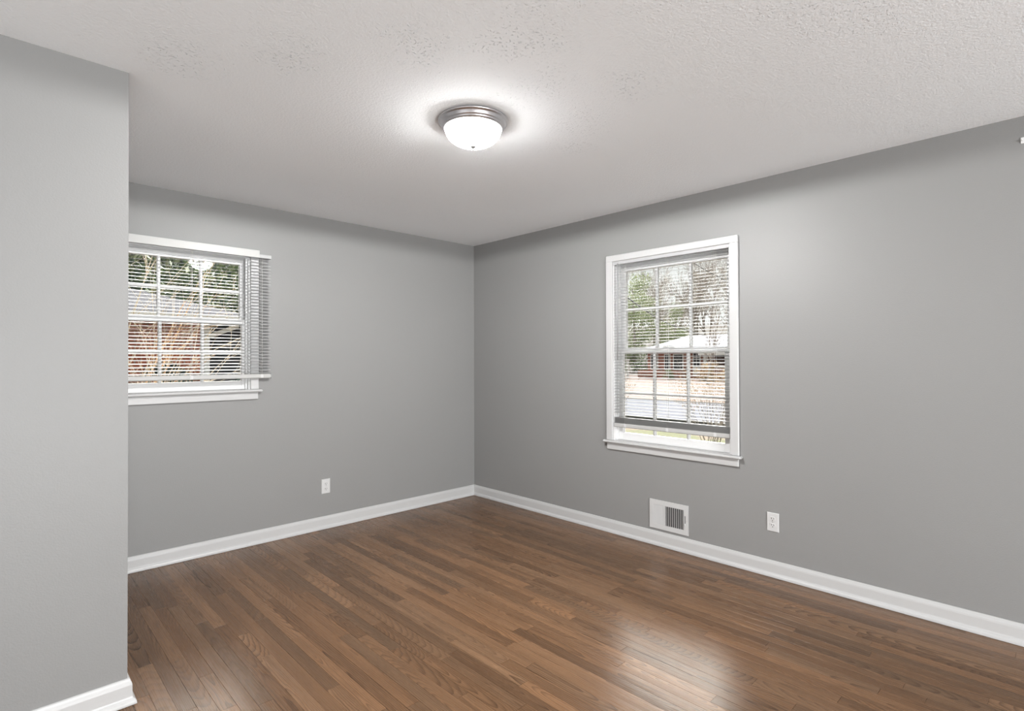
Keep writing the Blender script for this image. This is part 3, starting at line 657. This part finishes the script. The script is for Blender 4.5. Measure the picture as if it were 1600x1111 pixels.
def leafy(seed, h, rad, n, size, leaf, name, label, cat, group, clumps=26, base=0.15, bark='bark'):
    rnd = random.Random(seed); root = empty(name, (0, 0, 0), label, cat, group); cen = []
    tr_ = MB().tube([(0, 0, -0.3), (0.1, 0, h*0.4), (0, 0.1, h*0.8)], [h*0.018, h*0.012, h*0.004], 7, caps=False); tr_.build('trunk', M[bark], root, fix=False)
    for _ in range(clumps):
        z = h*rnd.uniform(base, 0.95); prof_ = math.sin(PI*min(1, max(0.08, (z/h*0.9+0.08))))**0.7; a = rnd.uniform(0, 2*PI); rr = rad*prof_*rnd.uniform(0.2, 0.85); c = rad*rnd.uniform(0.28, 0.5)
        cen.append(((rr*math.cos(a), rr*math.sin(a), z), (c, c, c*0.7)))
    fb = MB(); leaves(fb, rnd, n, cen, size); fb.build('foliage', M[leaf], root, fix=False); return root
def place(o, x, y, z, s=1.0, rz=0.0, label=None):
    o.location = (x, y, z); o.scale = (s, s, s); o.rotation_euler = (0, 0, rz)
    if label: o['label'] = label
    return o
rnd = random.Random(5)
# evergreens behind the house next door
EV = 'dark evergreen tree behind the roof of the brick house next door'
protos = [leafy(s, 9.0, 3.4, 9000, 0.16, 'ever', 'evergreen_tree', EV, 'tree', 'evergreens behind the house next door', 40, 0.05) for s in (3, 8)]
spots = [(-5.6, 23.5), (1.4, 22.4), (8.3, 23), (-2.1, 30), (4.9, 29.4), (11.9, 30), (1.5, 36.6), (8.5, 36.6)]
for i, (x, y) in enumerate(spots):
    o = protos[i] if i < 2 else copy_tree(protos[i % 2]); place(o, x, y, GZ, rnd.uniform(0.95, 1.08), rnd.uniform(0, 6.3))
place(leafy(21, 4.6, 1.6, 5200, 0.10, 'ever', 'evergreen_tree', 'dark evergreen standing at the right edge of the small window, beside the porch', 'tree', None, 24, 0.02), 2.7, 12.2, GZ)
place(leafy(23, 1.7, 1.0, 3200, 0.07, 'ivyleaf', 'ivy_shrub', 'dark ivy shrub in front of the porch of the house next door', 'shrub', None, 16, 0.05), 0.75, 8.2, GZ)
place(leafy(24, 2.3, 0.8, 2200, 0.07, 'ivyleaf', 'broadleaf_shrub', 'dark green shrub against the brick wall of the house next door', 'shrub', None, 14, 0.05), -0.85, 8.4, GZ)
place(leafy(25, 1.8, 0.9, 2200, 0.07, 'ivyleaf', 'broadleaf_shrub', 'leafy shrub under the far-left brickwork seen through the small window', 'shrub', None, 14, 0.05), -1.9, 8.2, GZ)
# bare arching shrub just outside the small window
def stems(name, base, n, length, lean, r0, label, m, seed, kids=(7, 4), bend=0.07, spread=0.35, height=1.0):
    rnd = random.Random(seed); root = empty(name, base, label, 'shrub')
    for i in range(n):
        mb = MB(); a = rnd.uniform(0, 2*PI); d = Vector((lean[0]+spread*math.cos(a), lean[1]+spread*math.sin(a), height)).normalized()
        spec = dict(levels=2, kids=list(kids), bend=bend, ang=(0.3, 0.9), len=(0.28, 0.5), rmin=0.0022, lift=0.05); spec['from'] = [0.25, 0.2]
        grow(mb, Vector((rnd.uniform(-.15, .15), rnd.uniform(-.15, .15), -0.05)), d, length*rnd.uniform(0.75, 1.1), r0*rnd.uniform(0.7, 1.2), 0, rnd, spec)
        mb.build('stem', M[m], root, fix=False)
    return root
stems('bare_shrub', (-2.75, 3.4, GZ), 9, 3.4, (0.45, 0.05), 0.012, 'bare tan shrub with arching stems just outside the small window', 'bark_pale', 4, (8, 4), 0.09, 0.45)
stems('bare_shrub', (-2.7, 4.2, GZ), 2, 3.2, (0.5, 0.1), 0.022, 'thicker orange-tan trunks behind the arching shrub outside the small window', 'bark_tan', 9, (5, 3), 0.05, 0.1)
# bare bush at the lower right of the tall window
bush = stems('twiggy_bush', (9.2, 2.0, -0.95), 16, 2.0, (0.0, 0.05), 0.011, 'twiggy bush with tan leaves on the front lawn at the right of the tall window', 'bark', 15, (7, 4), 0.12, 0.42)
fb = MB(); leaves(fb, random.Random(3), 1700, [((0, 0.1, 1.75), (0.75, 0.85, 0.45)), ((0.1, 0.5, 1.35), (0.5, 0.6, 0.4)), ((0, -0.3, 1.6), (0.5, 0.5, 0.5))], 0.019); fb.build('foliage', M['orange'], bush, fix=False)
bush2 = stems('twiggy_bush', (17.0 - 3.2, 8.2, -1.0), 12, 1.9, (0.0, 0.0), 0.010, 'low scraggly bush beside the street seen in the middle panes of the tall window', 'bark', 16, (7, 4), 0.13, 0.5)
fb = MB(); leaves(fb, random.Random(4), 800, [((0, 0, 1.3), (0.7, 0.9, 0.5))], 0.024); fb.build('foliage', M['orange'], bush2, fix=False)
# hedge and shrubs by the house across the street
for i, (x, y, s, lf, lb) in enumerate(((34.0, 14.2, 1.0, 'orange', 'tan shrub in front of the carport across the street'), (33.2, 12.2, 0.9, 'orange', 'tan shrub at the right end of the carport wall across the street'),
                                       (34.2, 17.6, 0.55, 'fresh', 'small green shrub before the planter wall across the street'), (33.6, 22.6, 1.3, 'ever', 'dark shrub by the white post across the street'),
                                       (39.5, 22.6, 1.7, 'ever', 'dark shrub at the left end of the house across the street'))):
    place(leafy(60+i, 1.3, 1.0, 1500, 0.06, lf, 'yard_shrub', lb, 'shrub', None, 14, 0.05), x, y, -0.25 if x < 38 else 0.0, s, i)
# woods behind the house across the street
BT = 'leafless grey tree in the woods behind the house across the street'; gB = 'leafless trees behind the house across the street'
protos = [bare_tree(s, 15, BT, gB) for s in (31, 32, 33)]
spots = []
for row, (x, n) in enumerate(((50, 7), (56, 9), (63, 11), (72, 12))):
    for j in range(n): spots.append((x+rnd.uniform(-1.5, 1.5), 13+(j+rnd.uniform(0.1, 0.9))*(36+row*6)/n*0.92 - 4, 0.2 + max(0, (x-48))*0.13))
for i, (x, y, z) in enumerate(spots):
    o = protos[i] if i < 3 else copy_tree(protos[i % 3]); place(o, x, y, z-0.3, rnd.uniform(0.75, 1.15), rnd.uniform(0, 6.3))
US = 'olive green understorey shrub at the foot of the leafless woods across the street'
us_ = leafy(81, 3.4, 1.9, 4200, 0.06, 'fresh', 'woodland_shrub', US, 'shrub', 'understorey shrubs in the woods across the street', 26, 0.05)
for i, (x, y, s) in enumerate(((46.6, 19.8, 0.9), (47.5, 16.0, 1.1), (48.5, 23.4, 1.0), (52.5, 18.3, 1.2), (53, 27.5, 1.2), (60, 22.0, 1.4))):
    place(us_ if i == 0 else copy_tree(us_), x, y, 0.0 + max(0, x-48)*0.1, s, i*1.3)
GT = 'light green tree standing left of the pale roof across the street'
fr_ = leafy(71, 8, 2.6, 7500, 0.075, 'fresh', 'green_tree', GT, 'tree', 'light green trees across the street', 30, 0.1)
for i, (x, y, s) in enumerate(((44.5, 27.5, 1.35), (48, 31.5, 1.5), (46.5, 24.0, 0.9))):
    place(fr_ if i == 0 else copy_tree(fr_), x, y, 0.0, s, i*2.0)
place(bare_tree(44, 10, 'slender bare tree on the lawn before the carport across the street', None, levels=3), 31.5, 13.2, -0.5, 0.85)
